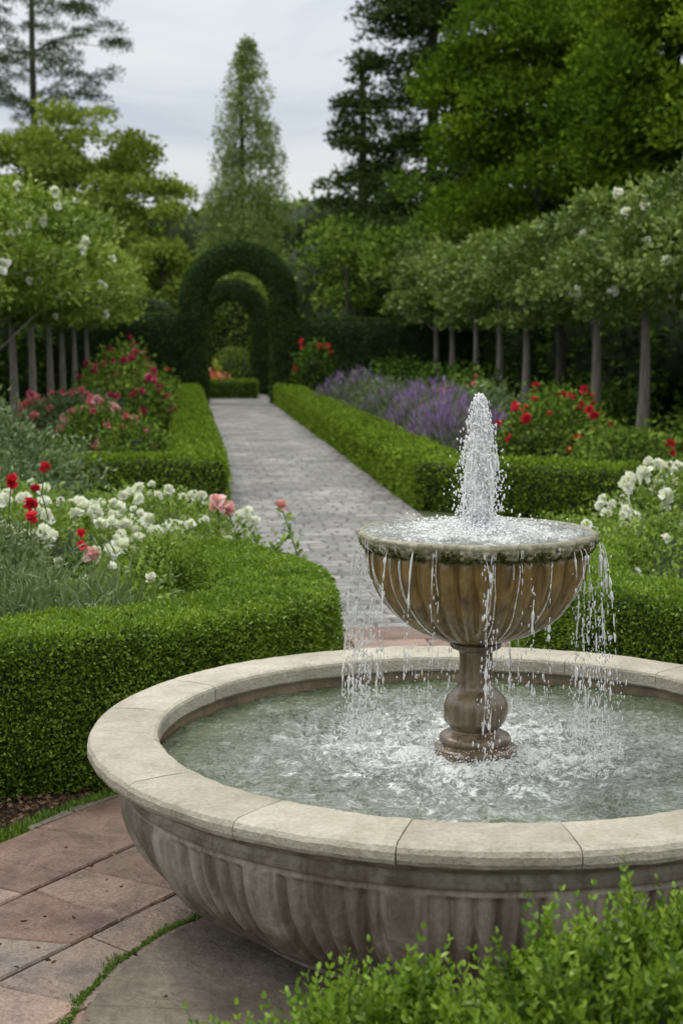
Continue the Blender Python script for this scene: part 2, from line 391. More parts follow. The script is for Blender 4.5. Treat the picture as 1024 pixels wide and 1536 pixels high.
e1 = np.array([.525, .851]); e2 = np.array([.851, -.525])
x = -2.06
while x < 2.2:
    wd = rng.uniform(.30, .46); y = -2.2 + rng.uniform(0, .3)
    skew = 0.0
    while y < 2.2:
        ln_ = rng.uniform(.2, .42); sk2 = rng.normal(0, .035)
        q = [FC + e2*x + e1*(y - skew), FC + e2*(x+wd) + e1*(y + skew), FC + e2*(x+wd) + e1*(y+ln_ + sk2), FC + e2*x + e1*(y+ln_ - sk2)]
        y += ln_; skew = sk2
        pl = clip_disc(q, FC, 1.79)
        if pl is None: continue
        ar = .5*abs(np.sum(pl[:, 0]*np.roll(pl[:, 1], -1) - pl[:, 1]*np.roll(pl[:, 0], -1)))
        if ar < .006: continue
        keep = [i for i in range(len(pl)) if np.linalg.norm(pl[i] - pl[i-1]) > .004]; pl = pl[keep]
        if len(pl) > 2: flag(mb, pl, lv=float(rng.random()))
    x += wd
s = 6.6
while s < 9.5:
    ds = rng.uniform(.28, .5); a = -1.9 if s < 7.5 else -1.1; e = 1.1
    while a < e - .05:
        da = rng.uniform(.35, .8)
        if a + da > e - .2: da = e - a
        q = [PW(a, s), PW(a + da, s), PW(a + da, s + ds), PW(a, s + ds)]
        if min(np.linalg.norm(np.array(v) - FC) for v in q) > 1.80: flag(mb, q, lv=float(rng.random()))
        a += da
    s += ds
mb.obj('flagstone_paving', M_flag, smooth=False)
mb = MBf(); PCt = np.array([.55, 3.9])
for i in range(9):
    a0 = .25 + i*2*np.pi/9; a1 = a0 + 2*np.pi/9; k = 14
    pl = np.array([(1.26*math.cos(t), 1.26*math.sin(t)) for t in np.linspace(a0, a1, k)] + [(.35*math.cos(t), .35*math.sin(t)) for t in np.linspace(a1, a0, 5)]) + PCt
    flag(mb, pl, z=.042, inset=.004, lv=float(rng.random()))
mb.obj('stone_pad', M_pad, smooth=False)
th = np.linspace(R(95), R(215), 60); r_ = np.linspace(1.83, 2.9, 8)
T, Q = np.meshgrid(th, r_, indexing='ij'); G = np.stack([FC[0] + Q*np.cos(T), FC[1] + Q*np.sin(T), .006 + .02*np.abs(vnoise(np.stack([Q*np.cos(T), Q*np.sin(T), Q*0], -1), 5)) * (Q > 1.85)], -1)
mb = MB(); mb.add(G, gridF(60, 8)); ms = mb.obj('mulch', M_soil)
n = 9000; t = rng.uniform(R(100), R(215), n); q = rng.uniform(1.86, 2.5, n)
P = np.c_[FC[0] + q*np.cos(t), FC[1] + q*np.sin(t), rng.uniform(.012, .04, n)]
V, k = leaf_geo(P, np.c_[rng.normal(0, 1, (n, 2)), np.zeros(n)], .024, .5, .25); raw_mesh('bark_chips', V, k, M_mulch, rng.random(n), ms)
n = 11000; t = rng.uniform(R(90), R(225), n); q = 1.82 + rng.normal(0, .03, n) + .02*vnoise(np.c_[t, t*0, t*0], 9)
P1 = np.c_[FC[0] + q*np.cos(t), FC[1] + q*np.sin(t), np.full(n, .006)]
n2 = 6000; t = rng.uniform(R(120), R(215), n2); q = 1.285 + np.abs(rng.normal(0, .014, n2))*(1 + vnoise(np.c_[t, t*0, t*0], 14))
P2 = np.c_[.55 + q*np.cos(t), 3.9 + q*np.sin(t), np.full(n2, .024)]
V1, k = leaf_geo(P1, np.tile([0, 0, 1.], (n, 1)), .03, .18, .5); V2, k = leaf_geo(P2, np.tile([0, 0, 1.], (n2, 1)), .014, .25, .7)
raw_mesh('grass_edging', np.concatenate([V1, V2]), k, M_grass, rng.random(n + n2))
# a few fallen leaves on the paving
n = 60; P = np.c_[rng.uniform(-1.3, -.2, n), rng.uniform(3.9, 5.5, n), np.full(n, .05)]
P = P[np.linalg.norm(P[:, :2] - FC, axis=1) < 1.7]; V, k = leaf_geo(P, np.c_[rng.normal(0, 1, (len(P), 2)), np.zeros(len(P))], .02, .5, .05, True); raw_mesh('fallen_leaves', V, k, M_mulch, rng.random(len(P)))

# ------------------------------------------------------------------ hedges
def sweep(C, A, B, ha, hb, k=28, e=7.0):
    th = np.linspace(0, 2*np.pi, k, endpoint=False)
    x = np.sign(np.cos(th)) * np.abs(np.cos(th))**(2/e) ; y = np.sign(np.sin(th)) * np.abs(np.sin(th))**(2/e)
    G = C[:, None] + A[:, None]*ha*x[None, :, None] + B[:, None]*hb*y[None, :, None]
    def sc(i, f, off):
        return (C[i] + off + (G[i] - C[i]) * f)[None]
    T0 = nrm(C[0]-C[1]); T1 = nrm(C[-1]-C[-2]); r = min(ha, hb)*.12
    return np.concatenate([sc(0, .02, T0*r), sc(0, .5, T0*r), sc(0, .93, T0*r*.8), G, sc(-1, .93, T1*r*.8), sc(-1, .5, T1*r), sc(-1, .02, T1*r)])

def hull_hedge(name, G, leaf, dens, mat, amp=.03, nscale=3, hexa=False, aspect=.6, spread=.7, depth=1.0):
    gc = G.mean(axis=1, keepdims=True)
    D = nrm(G - gc)
    G = G + D * (vnoise(G, nscale)[..., None] * amp + vnoise(G, nscale*3, 3)[..., None]*amp*.5)
    core = G - D * leaf * 1.1
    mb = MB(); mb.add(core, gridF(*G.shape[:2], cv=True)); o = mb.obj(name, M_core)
    _, _, area = sample_grid(G, 4, cv=True)
    n = int(area * dens); P, N, _ = sample_grid(G, n, cv=True)
    gcf = gc[:, 0]
    step = 4000
    for i in range(0, n, step):
        d = ((P[i:i+step, None] - gcf[None])**2).sum(-1); c = gcf[d.argmin(1)]
        s = np.sign(((P[i:i+step] - c) * N[i:i+step]).sum(1)); s[s == 0] = 1; N[i:i+step] *= s[:, None]
    keep = P[:, 2] > .01; P = P[keep]; N = N[keep]; n = len(P)
    P = P - N * (rng.random((n, 1))**1.5) * leaf * 1.3 * depth + N * rng.random((n, 1))**6 * leaf * 1.2
    lv = np.clip(rng.normal(.5, .2, n) + .18 * vnoise(P, 9, 5), 0, 1)
    V, k = leaf_geo(P, N + np.array([0, 0, .25]), leaf, aspect, spread, hexa)
    raw_mesh('leaves', V, k, mat, lv, o); return o

def poly_hedge(name, pts, width, height, leaf, dens, mat, smooth=False, step=.15, **kw):
    pts = np.array(pts, float)
    if smooth:
        pts = smooth_prof(pts, 8)
    seg = np.diff(pts, axis=0); L = np.linalg.norm(seg, axis=1); d = seg / L[:, None]
    C = []; A = []
    perp = np.c_[d[:, 1], -d[:, 0]]
    for i in range(len(pts)):
        if i == 0: a = perp[0]
        elif i == len(pts)-1: a = perp[-1]
        else:
            a = nrm(perp[i-1] + perp[i]); a = a / max(.5, a @ perp[i])
        C.append(pts[i]); A.append(a)
        if i < len(pts)-1 and not smooth:
            m = int(L[i]/step)
            for t in np.linspace(0, 1, m+1)[1:-1]:
                C.append(pts[i] + seg[i]*t); A.append(perp[i])
    C = np.array(C); A = np.array(A); m = len(C)
    C3 = np.c_[C, np.full(m, height/2)]; A3 = np.c_[A, np.zeros(m)]; B3 = np.tile([0, 0, 1.], (m, 1))
    G = sweep(C3, A3, B3, width/2, height/2)
    return hull_hedge(name, G, leaf, dens, mat, **kw)

poly_hedge('boxwood_hedge', [(-3.6, 6.3), (-2.3, 6.12), (-1.45, 6.22), (-.85, 6.52), (-.42, 7.0), (-.32, 7.6), (-.52, 8.3), (-.95, 8.9)], .6, .68, .017, 25000, M_box, True, hexa=True, amp=.024, nscale=4)
poly_hedge('boxwood_hedge', [(3.4, 6.9), (2.5, 6.95), (1.7, 7.25), (1.3, 7.75), (1.3, 8.5), (1.6, 9.2)], .62, .66, .018, 17000, M_box, True, hexa=True, amp=.024, nscale=4)
poly_hedge('boxwood_hedge', [(3.3, 15.45), (1.1, 16.65), (-1.55, 42.6)], .66, .56, .035, 3600, M_boxfar, amp=.03)
poly_hedge('boxwood_hedge', [(-3.9, 16.7), (-1.6, 16.85), (-4.27, 42.6)], .64, .56, .035, 3600, M_boxfar, amp=.03)

def arch(name, cx, cy, rad, half, spring, depth, leaf, dens):
    ax = np.array([PC[0], PC[1], 0])
    pts = [(-rad, 0), ]
    for h in np.linspace(.2, spring, 14): pts.append((-rad, h))
    for t in np.linspace(np.pi, 0, 26)[1:-1]: pts.append((rad*math.cos(t), spring + rad*math.sin(t)))
    for h in np.linspace(spring, .0, 15): pts.append((rad, h))
    pts = np.array(pts); T = nrm(np.gradient(pts, axis=0)); Nn = np.c_[-T[:, 1], T[:, 0]]
    C = np.array([cx, cy, 0]) + pts[:, :1]*ax + np.c_[pts[:, 1]*0, pts[:, 1]*0, pts[:, 1]]
    A = Nn[:, :1]*ax + np.c_[Nn[:, 1]*0, Nn[:, 1]*0, Nn[:, 1]]
    B = np.tile([PD[0], PD[1], 0.], (len(pts), 1))
    return hull_hedge(name, sweep(C, A, B, half, depth/2, e=5), leaf, dens, M_yew, amp=.05, nscale=1.6)
arch('topiary_arch', *PW(.02, 43.4), 1.27, .36, 2.85, 1.0, .06, 1300)
arch('topiary_arch', *PW(-.02, 50.5), .98, .31, 2.42, .8, .06, 1200)
q0, q1 = PW(-1.5, 43.6), PW(-6.2, 43.3)
poly_hedge('yew_hedge', [q0, q1], .9, 2.5, .07, 900, M_yew, amp=.05, nscale=1.2)
q0, q1 = PW(1.5, 43.6), PW(9, 43.3)
poly_hedge('yew_hedge', [q0, q1], .9, 2.4, .07, 900, M_yew, amp=.05, nscale=1.2)
poly_hedge('boxwood_hedge', [PW(-1.2, 46.8), PW(.62, 46.8)], .6, .55, .05, 1500, M_boxfar, amp=.02)

# ------------------------------------------------------------------ plants
def blob_grid(c, r, m=40, k=28, amp=.15, ns=1.5, seed=0, zmin=-.2):
    u = np.linspace(0, 2*np.pi, m, endpoint=False); v = np.linspace(zmin, np.pi/2 * .995, k)
    U, W = np.meshgrid(u, v, indexing='ij')
    D = np.stack([np.cos(W)*np.cos(U), np.cos(W)*np.sin(U), np.sin(W)], -1)
    P = np.array(c) + D*np.array(r)
    f = 1 + amp*vnoise(P, ns, seed) + amp*.6*vnoise(P, ns*2.7, seed+1)
    return np.array(c) + D*np.array(r)*f[..., None], D

def mound(name, c, r, n, leaf, mat, amp=.16, ns=1.6, parent=None, spread=.7, aspect=.55, core=.8, hexa=False, loose=.25, blooms=None, up=.35):
    """c=(x,y) base centre, r=(rx,ry,h)"""
    seed = int(rng.integers(1000))
    G, D = blob_grid((c[0], c[1], 0), r, amp=amp, ns=ns, seed=seed)
    mb = MB(); mb.add(np.array([c[0], c[1], 0]) + (G - np.array([c[0], c[1], 0]))*core, gridF(*G.shape[:2], cu=True))
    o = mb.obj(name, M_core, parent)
    P, N, _ = sample_grid(G, n, cu=True); cc = np.array([c[0], c[1], r[2]*.3])
    N = N * np.sign(((P - cc)*N).sum(1))[:, None]
    P = P - (P - cc) * (rng.random((n, 1))**1.3) * loose + N * rng.random((n, 1))**5 * leaf*3
    ok = P[:, 2] > .01; P = P[ok]; N = N[ok]; n = len(P)
    lv = np.clip(rng.normal(.5, .2, n) + .2*vnoise(P, 4, 9), 0, 1)
    V, k = leaf_geo(P, N + np.array([0, 0, up]), leaf, aspect, spread, hexa)
    raw_mesh('leaves', V, k, mat, lv, o)
    if blooms:
        for (cnt, size, bm, lift) in blooms:
            Q, QN, _ = sample_grid(G, cnt*8, cu=True)
            QN = QN * np.sign(((Q - cc)*QN).sum(1))[:, None]
            cls = vnoise(Q, 2.4/max(r[:2]), seed+5)
            sel = (QN[:, 2] > .05) & (Q[:, 2] > r[2]*.4) & (cls > -.35); Q = Q[sel][:cnt]; QN = QN[sel][:cnt]
            Q = Q + QN*size*.4 + np.array([0, 0, 1.])*rng.random((len(Q), 1))*lift
            bloom(o, Q, QN + np.array([0, -.3, .5]), size, bm, stems=lift > .05)
    return o

def bloom(parent, Q, QN, size, mat, petals=18, stems=False, name='blooms'):
    n = len(Q)
    if n == 0: return
    Pn = nrm(np.asarray(QN, float))
    C = np.repeat(Q, petals, 0); NN = np.repeat(Pn, petals, 0)
    D = nrm(NN*.75 + rng.normal(0, .62, C.shape))
    sz = np.repeat(rng.uniform(.6, 1.2, n)*size*.55, petals)
    V, k = leaf_geo(C, D, sz, 1.05, .12, True, cup=.22, var=.15)
    o = raw_mesh(name, V, k, mat, np.clip(np.repeat(rng.random(n), petals)*.5 + rng.random(n*petals)*.5, 0, 1), parent)
    if stems:
        mb = MB()
        for i in range(n):
            b = Q[i] - np.array([rng.normal(0, .04), rng.normal(0, .04), rng.uniform(.2, .35)])
            tube(mb, [b, (b+Q[i])/2 + rng.normal(0, .01, 3), Q[i]], .004, 5)
        mb.obj('stems', M_stem, parent)
    return o

def at(lst): return np.array(lst, float)

# near-left bed
b = mound('white_rose_bush', (-.98, 9.0), (.62, 1.2, .70), 15000, .034, M_rose, blooms=[(46, .085, M_white, .04)])
mound('white_rose_bush', (-1.75, 9.5), (.8, 1.0, .78), 14000, .034, M_rose, blooms=[(85, .09, M_white, .05)])
mound('rose_bush', (-1.25, 8.1), (.62, .75, .60), 15000, .033, M_rose, blooms=[(9, .075, M_white, .02)])
mound('white_rose_bush', (-1.4, 10.8), (.85, .8, .78), 9000, .04, M_rose, blooms=[(60, .09, M_white, .05)])
mound('white_rose_bush', (-2.4, 10.6), (.8, .8, .80), 9000, .04, M_rose, blooms=[(50, .09, M_white, .05)])
bl = mound('red_rose_bush', (-2.15, 8.1), (.72, .8, 1.02), 17000, .045, M_roseG, amp=.25, loose=.4, core=.62, spread=.9, aspect=.35)
bloom(bl, at([(-1.62, 8.3, 1.17), (-1.66, 8.2, 1.06), (-1.68, 8.15, .98), (-1.40, 8.1, .83), (-1.83, 8.4, 1.08), (-1.64, 8.0, .93), (-1.38, 8.0, .78)]), np.tile([.2, -.7, .6], (7, 1)), .085, M_red, stems=True)
bloom(bl, at([(-1.33, 8.0, .72), (-1.95, 8.3, 1.2)]), np.tile([.2, -.7, .6], (2, 1)), .08, M_palep, stems=True, name='pink_blooms')
sp = at([(-.36, 9.0, .88), (-.74, 9.1, .88), (-.70, 9.3, .82)])
bloom(b, sp, np.tile([.1, -.5, .8], (3, 1)), .12, M_palep, stems=False, name='pink_blooms')
mb = MB(); LP = []; LN = []
for q in sp:
    for j in range(4):
        bs = q - np.array([rng.normal(0, .09), rng.normal(0, .07), .42]); tpt = q if j == 0 else q + np.array([rng.normal(0, .09), rng.normal(0, .05), -rng.uniform(.06, .2)])
        tube(mb, [bs, (bs + tpt)/2 + rng.normal(0, .012, 3), tpt], [.004, .004, .003], 5)
        for f in np.linspace(.1, .9, 22): LP.append(bs + (tpt - bs)*f); LN.append([rng.normal(), rng.normal(), .5])
mb.obj('tall_stems', M_stem, b)
V, k = leaf_geo(at(LP), at(LN), .05, .55, .3, True); raw_mesh('stem_leaves', V, k, M_rose, rng.random(len(LP)), b)
mound('catmint', (-1.6, 7.25), (.8, .42, .66), 9000, .10, M_roseG, amp=.2, spread=.5, aspect=.09, core=.6, loose=.4, up=.9)
mound('rose_bush', (-3.1, 13.0), (.95, 1.0, 1.3), 12000, .06, M_roseG, amp=.25, loose=.4, core=.65, aspect=.4)
mound('rose_bush', (-2.7, 11.6), (.8, .8, .95), 8000, .05, M_roseG, amp=.22, loose=.4, core=.65, aspect=.4, blooms=[(8, .09, M_red, .06)])
# beds behind the left hedge
mound('pink_rose_bush', (-3.1, 19.6), (.75, .8, 1.0), 8000, .06, M_bush, amp=.2, loose=.35, core=.7, blooms=[(22, .13, M_pink, .1), (14, .12, M_palep, .1)])
mound('rose_bush', (-2.55, 18.6), (.5, .6, .78), 4500, .055, M_bush, amp=.2, loose=.35, core=.7, blooms=[(8, .12, M_pink, .05)])
mound('pink_rose_bush', (-3.9, 22.6), (.9, 1.0, 1.2), 8000, .07, M_roseG, amp=.22, loose=.35, core=.7, blooms=[(30, .15, M_pink, .1)])
mound('magenta_rose_bush', (-3.8, 26.5), (.85, 1.2, 1.35), 7000, .08, M_bush, amp=.2, loose=.35, core=.7, blooms=[(44, .14, M_mag, .1)])
mound('red_rose_bush', (-4.4, 31), (.9, 1.4, 1.4), 6000, .09, M_bush, amp=.2, core=.75, blooms=[(34, .16, M_mag, .1)])
mound('rose_bush', (-5.0, 37), (1.0, 2, 1.1), 5000, .1, M_bush, amp=.2, core=.75, blooms=[(10, .17, M_red, .1)])
mound('pink_rose_bush', (-4.3, 17.6), (.8, .9, .75), 6000, .07, M_roseG, amp=.2, core=.7, blooms=[(14, .12, M_pink, .1)])
# right beds
mound('white_rose_bush', (2.0, 9.3), (.85, 1.3, .74), 15000, .036, M_rose, blooms=[(20, .08, M_white, .04)])
mound('white_rose_bush', (2.5, 10.0), (.8, .8, 1.0), 13000, .04, M_rose, amp=.2, loose=.35, blooms=[(110, .105, M_white, .05)])
mound('rose_bush', (1.75, 10.8), (.6, .8, .62), 7000, .04, M_rose)
mound('green_shrub', (3.9, 13.0), (1.0, 1.2, .9), 6000, .06, M_rose, blooms=[(10, .1, M_white, .05)])
def lavender(c, r, n):
    o = mound('lavender', c, (r[0], r[1], r[2]*.75), 4200, .14, M_lav, amp=.12, spread=.4, aspect=.12, core=.75, up=1.2)
    G, D = blob_grid((c[0], c[1], 0), (r[0]*.95, r[1]*.95, r[2]*.78), amp=.12)
    P, N, _ = sample_grid(G, n, cu=True); P = P[P[:, 2] > r[2]*.3]; N = nrm(P - np.array([c[0], c[1], -.5]))
    P = P + N*rng.random((len(P), 1))*r[2]*.28
    V, k = leaf_geo(P, N + np.array([0, 0, .8]), .12, .13, .15)
    raw_mesh('flower_spikes', V, k, M_purp, rng.random(len(P)), o)
for c, r, n in [((1.65, 21.0), (.72, .9, .98), 2700), ((1.4, 24.0), (.7, 1.2, 1.05), 2400), ((1.0, 28), (.75, 1.3, 1.0), 900), ((.3, 33.5), (.75, 1.6, 1.15), 1100)]:
    lavender(c, r, n)
mound('green_shrub', (.8, 30.5), (.6, .9, .9), 3500, .08, M_roseG, amp=.2, core=.7)
mound('green_shrub', (2.3, 24), (.8, 1.2, 1.0), 5000, .08, M_roseG, amp=.2, core=.7)
mound('red_rose_bush', (2.75, 20.2), (.7, .8, .98), 7000, .07, M_bush, amp=.22, core=.7, loose=.35, blooms=[(30, .12, M_red, .1)])
mound('red_rose_bush', (3.2, 22.5), (.8, .8, 1.0), 6000, .08, M_bush, amp=.22, core=.7, loose=.35, blooms=[(18, .13, M_red, .1)])
mound('green_shrub', (3.5, 18.8), (.75, .8, .68), 6000, .07, M_bush, amp=.2, core=.7, loose=.35, blooms=[(2, .12, M_red, .05)])
mound('red_rose_bush', (2.2, 27), (.9, 1.2, 1.1), 5000, .09, M_bush, amp=.22, core=.7, blooms=[(10, .14, M_pink, .1)])
mound('green_shrub', (4.9, 19.5), (.9, 1.0, .75), 6000, .09, M_bush, amp=.25, core=.7, loose=.35)
mound('green_shrub', (5.9, 22), (1.1, 1.2, .95), 6000, .12, M_under, amp=.25, core=.7, loose=.35)
mound('green_shrub', (4.6, 28), (1.1, 2.2, .95), 6000, .12, M_under, amp=.25, core=.7)
mound('green_shrub', (1.6, 39), (1.2, 2.4, 1.2), 6000, .12, M_under, amp=.25, core=.75)
mound('green_shrub', (2.6, 34), (1.2, 2.0, 1.1), 6000, .12, M_under, amp=.25, core=.75)
mound('climbing_rose', (-.75, 41.2), (.5, .5, 1.8), 3000, .1, M_under, amp=.2, core=.75, blooms=[(10, .18, M_red, .1)])
# view beyond the arches
mound('golden_shrub', (-4.85, 55), (.5, .5, 1.1), 2500, .08, M_yel, core=.8)
mound('orange_flower_bed', (-4.1, 49.0), (.62, .6, .68), 2500, .09, M_orange, core=.8)
mound('green_shrub', (-3.7, 56), (1.0, .8, 1.5), 4000, .1, M_rose, core=.8)
mound('green_shrub', (-4.6, 62), (2.6, 1.5, 4.2), 9000, .16, M_climb, core=.8, amp=.2, ns=.7)

# foreground shrub with upright sprigs
def sprig_bush(name, mounds, mat):
    base = None
    for (c, r, n) in mounds:
        G, D = blob_grid((*c, 0), r, amp=.13, ns=4, seed=int(rng.integers(99)))
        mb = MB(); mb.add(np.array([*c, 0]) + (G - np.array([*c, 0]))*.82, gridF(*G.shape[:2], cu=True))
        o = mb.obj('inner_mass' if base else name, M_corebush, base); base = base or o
        P, N, _ = sample_grid(G, n, cu=True); N = N*np.sign(((P - np.array([*c, .1]))*N).sum(1))[:, None]
        ok = P[:, 2] > .35*r[2]; P = P[ok]; N = N[ok]; n = len(P)
        P = P - N*.05 - N*rng.random((n, 1))*.09
        d = nrm(N*.6 + np.array([0, 0, .9]) + rng.normal(0, .26, (n, 3))); L = rng.uniform(.055, .12, n)*(1 + .6*(rng.random(n) > .94))
        K = 8; PP = []; NN = []; SS = []; LV = []; sl = rng.normal(.46, .2, n)
        side0 = nrm(np.cross(d, rng.normal(0, 1, (n, 3)))); side1 = np.cross(d, side0)
        for k in range(K):
            f = (k + .5)/K; ps = P + d*(L*f)[:, None] + np.array([0, 0, 1.])*(L*f*f*.15)[:, None]
            s = side0 if k % 2 else side1
            for sg in (-1, 1):
                PP.append(ps); NN.append(d*(.5 + f*.7) + s*sg*(1.0 - .35*f)); SS.append(np.full(n, .0245*(1.05 - .45*f))); LV.append(sl + .34*(f - .45))
        PP = np.concatenate(PP); NN = np.concatenate(NN); SS = np.concatenate(SS); LV = np.clip(np.concatenate(LV) + rng.normal(0, .08, len(PP)), 0, 1)
        V, kk = leaf_geo(PP, NN, SS, .55, .12, True, cup=.14, var=.2)
        raw_mesh('leaves', V, kk, mat, LV, base)
        mb = MB()
        for i in range(0, n, 3): tube(mb, [P[i], P[i] + d[i]*L[i]*.95 + np.array([0, 0, L[i]*.12])], [.0015, .0008], 4)
        mb.obj('stems', M_stem, base)
sprig_bush('foreground_shrub', [((.76, 2.72), (.52, .46, .81), 3300), ((.36, 2.70), (.36, .40, .77), 2300), ((.04, 2.70), (.28, .34, .71), 1700), ((1.1, 2.75), (.4, .45, .80), 1100), ((-.20, 2.62), (.22, .27, .61), 1100)], M_fore)

# ------------------------------------------------------------------ trees
def tree(name, base, th, clumps, leaf, per, mat, trunk_r=.2, bark=None, flat=.75, aspect=.6, blooms=None, droop=0.0, spread=.8, wob=.1, limbs=40, limb_r=.22):
    bx, by = base; clumps = [(np.array(c, float), r) for c, r in clumps]
    mb = MB(); hs = np.linspace(0, th, 9)
    P = np.array([[bx + wob*trunk_r*math.sin(h*1.3), by + wob*trunk_r*math.cos(h*1.7), h] for h in hs])
    tube(mb, P, trunk_r*(1 - .6*hs/th) + trunk_r*.35*np.exp(-hs*3), 10)
    for c, r in clumps[:limbs]:
        k = min(len(P)-1, max(1, int(np.searchsorted(hs, min(th, max(.2*th, c[2] - .5*np.linalg.norm(c[:2]-P[0, :2])))))))
        s = P[k]; mid = (s + c)/2 + np.array([0, 0, .08*np.linalg.norm(c - s)]); tube(mb, [s, mid, c], [trunk_r*limb_r, trunk_r*limb_r*.55, trunk_r*.05], 5)
    o = mb.obj(name, bark or M_bark)
    PP = []; NN = []; LV = []
    for c, r in clumps:
        n = int(per*r*r); D = nrm(rng.normal(0, 1, (n, 3))); D[:, 2] = np.where(D[:, 2] < -.3, D[:, 2]*-.6, D[:, 2])
        rad = r*(.45 + .62*rng.random(n)**.6)*(1 + .35*vnoise(D*1.0 + c, 2.3, 4))
        PP.append(c + D*rad[:, None]*np.array([1, 1, flat])); NN.append(D + np.array([0, 0, .3 - droop])); LV.append(rng.normal(.5, .17, n) + rng.normal(0, .14))
    PP = np.concatenate(PP); NN = np.concatenate(NN); LV = np.clip(np.concatenate(LV), 0, 1)
    V, k = leaf_geo(PP, NN, leaf, aspect, spread); raw_mesh('crown', V, k, mat, LV, o)
    if blooms:
        cnt, size, bm = blooms; idx = rng.choice(len(PP), cnt*12); Q = PP[idx]; QN = nrm(NN[idx])
        s = (QN[:, 2] > .1) & (QN[:, 1] < .3); Q = Q[s][:cnt] + QN[s][:cnt]*.14; bloom(o, Q, QN[s][:cnt] + np.array([0, -.5, .2]), size, bm)
    return o

def ellip_clumps(c, r, n, cr, shell=.45):
    D = nrm(rng.normal(0, 1, (n, 3))); f = shell + (1 - shell)*rng.random(n)**.6
    P = np.array(c) + D*np.array(r)*f[:, None]
    return [(P[i], cr*rng.uniform(.7, 1.3)) for i in range(n)]

# pleached rows either side
ls = [18.3, 21.0, 23.4, 26.2, 29.5, 32.4, 35.8, 40.3]
for i, y in enumerate(ls):
    x = 1.38 - 4.1 - .0993*y
    near = y < 30
    cl = [((x + rng.uniform(-1.0, 1.25), y + rng.uniform(-1.8, 1.8), rng.uniform(2.25, 3.35 + .2*(y < 24))), rng.uniform(.30, .52)) for _ in range(32)]
    cl += [((x + rng.uniform(-.5, .6), y + rng.uniform(-.6, .6), rng.uniform(2.1, 2.4)), .34) for _ in range(6)]
    tree('pleached_tree', (x, y), 2.6, cl, .085 if near else .10, 2500 if near else 1500, M_climb, .085, M_post, wob=.3, limbs=5,
         blooms=(56, .14, M_white) if y < 25 else ((20, .14, M_white) if y < 31 else None))
rs = [17.8, 20.6, 23.3, 26.1, 28.6, 31.5, 34.2, 37.0, 40.4, 43.0]
for i, y in enumerate(rs):
    x = 1.38 + 5.53 - .0993*y; near = y < 29
    hi = 3.75 if y < 30 else 3.75 + (y - 30)*.03
    hi += rng.uniform(-.3, .35)
    cl = [((x + rng.uniform(-1.15, 1.2), y + rng.uniform(-1.2, 1.2), rng.uniform(2.5, hi)), rng.uniform(.30, .56)) for _ in range(30)]
    cl += [((x + rng.uniform(-.9, .9), y + rng.uniform(-.9, .9), rng.uniform(2.1, 2.5)), .34) for _ in range(6)]
    tree('pleached_tree', (x, y), 2.7, cl, .085 if near else .11, 2300 if near else 1300, M_climbR, .11 if y != 28.6 else .14, M_post if y != 28.6 else M_bark, wob=.3, limbs=5,
         blooms=(26, .18, M_white) if y < 26 else None)
tree('pleached_tree', (5.5, 18.6), 3.0, [((5.5 + rng.uniform(-1, 1), 18.6 + rng.uniform(-1, 1), rng.uniform(2.8, 3.7)), .5) for _ in range(14)], .085, 2100, M_climbR, .1, M_post, blooms=(3, .15, M_red), limbs=6)

# understory masses behind each row
def mass(name, line, h, n, leaf, mat, depth=1.2, amp=.25):
    line = np.array(line, float); pts = smooth_prof(line, 10); m = len(pts)
    T = nrm(np.gradient(pts, axis=0)); A = np.c_[T[:, 1], -T[:, 0], np.zeros(m)]; B = np.tile([0, 0, 1.], (m, 1)); C = np.c_[pts, np.full(m, h*.48)]
    G = sweep(C, A, B, depth, h*.5, k=36, e=2.6); gc = G.mean(1, keepdims=True); D = nrm(G - gc)
    G = G + D*(vnoise(G, .6)*h*amp*.6 + vnoise(G, 1.7, 2)*h*amp*.3)[..., None]
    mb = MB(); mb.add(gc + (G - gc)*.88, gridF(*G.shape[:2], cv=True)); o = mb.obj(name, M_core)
    P, N, _ = sample_grid(G, n, cv=True); N = nrm(P - gc[np.argmin(((P[:, None, :2] - gc[None, :, 0, :2])**2).sum(-1), 1), 0])
    P = P - N*rng.random((n, 1))*leaf*3
    lv = np.clip(rng.normal(.45, .2, n) + .3*vnoise(P, .9, 7), 0, 1)
    V, k = leaf_geo(P, N + np.array([0, 0, .3]), leaf, .6, .75); raw_mesh('leaves', V, k, mat, lv, o); return o
mass('shrub_border', [(9.8, 18), (8.6, 24), (7.4, 30), (6.4, 36), (5.0, 44)], 4.4, 30000, .17, M_under, 1.6)
mass('shrub_border', [(-9.5, 16), (-8.3, 24), (-8.6, 32), (-9.2, 42)], 2.9, 16000, .16, M_under, 1.3)
mass('distant_trees', [(-45, 92), (-20, 90), (0, 86), (20, 80), (45, 70)], 9.5, 26000, .5, M_bush, 4)
mass('shrub_border', [(-14, 50), (-9, 50), (-6.5, 52)], 3.6, 7000, .2, M_bush, 1.6)
mass('shrub_border', [(-1.3, 56), (2, 53), (6, 48)], 5.6, 14000, .19, M_bush, 1.6)

# broad light-green tree at left and companions
tree('lime_tree', (-10.2, 60), 7, ellip_clumps((-10.4, 60, 6.8), (4.3, 3.2, 3.6), 110, .85, .35), .17, 580, M_treeB, .3, limbs=25)
tree('lime_tree', (-6.6, 57), 4.5, ellip_clumps((-6.9, 57, 4.2), (2.1, 2, 2.4), 38, .75, .3), .17, 560, M_treeB, .2, limbs=12)
tree('green_tree', (-15, 55), 5, ellip_clumps((-14.6, 55, 5.2), (2.8, 2.2, 3.2), 36, .9, .4), .2, 420, M_bush, .25, limbs=15)
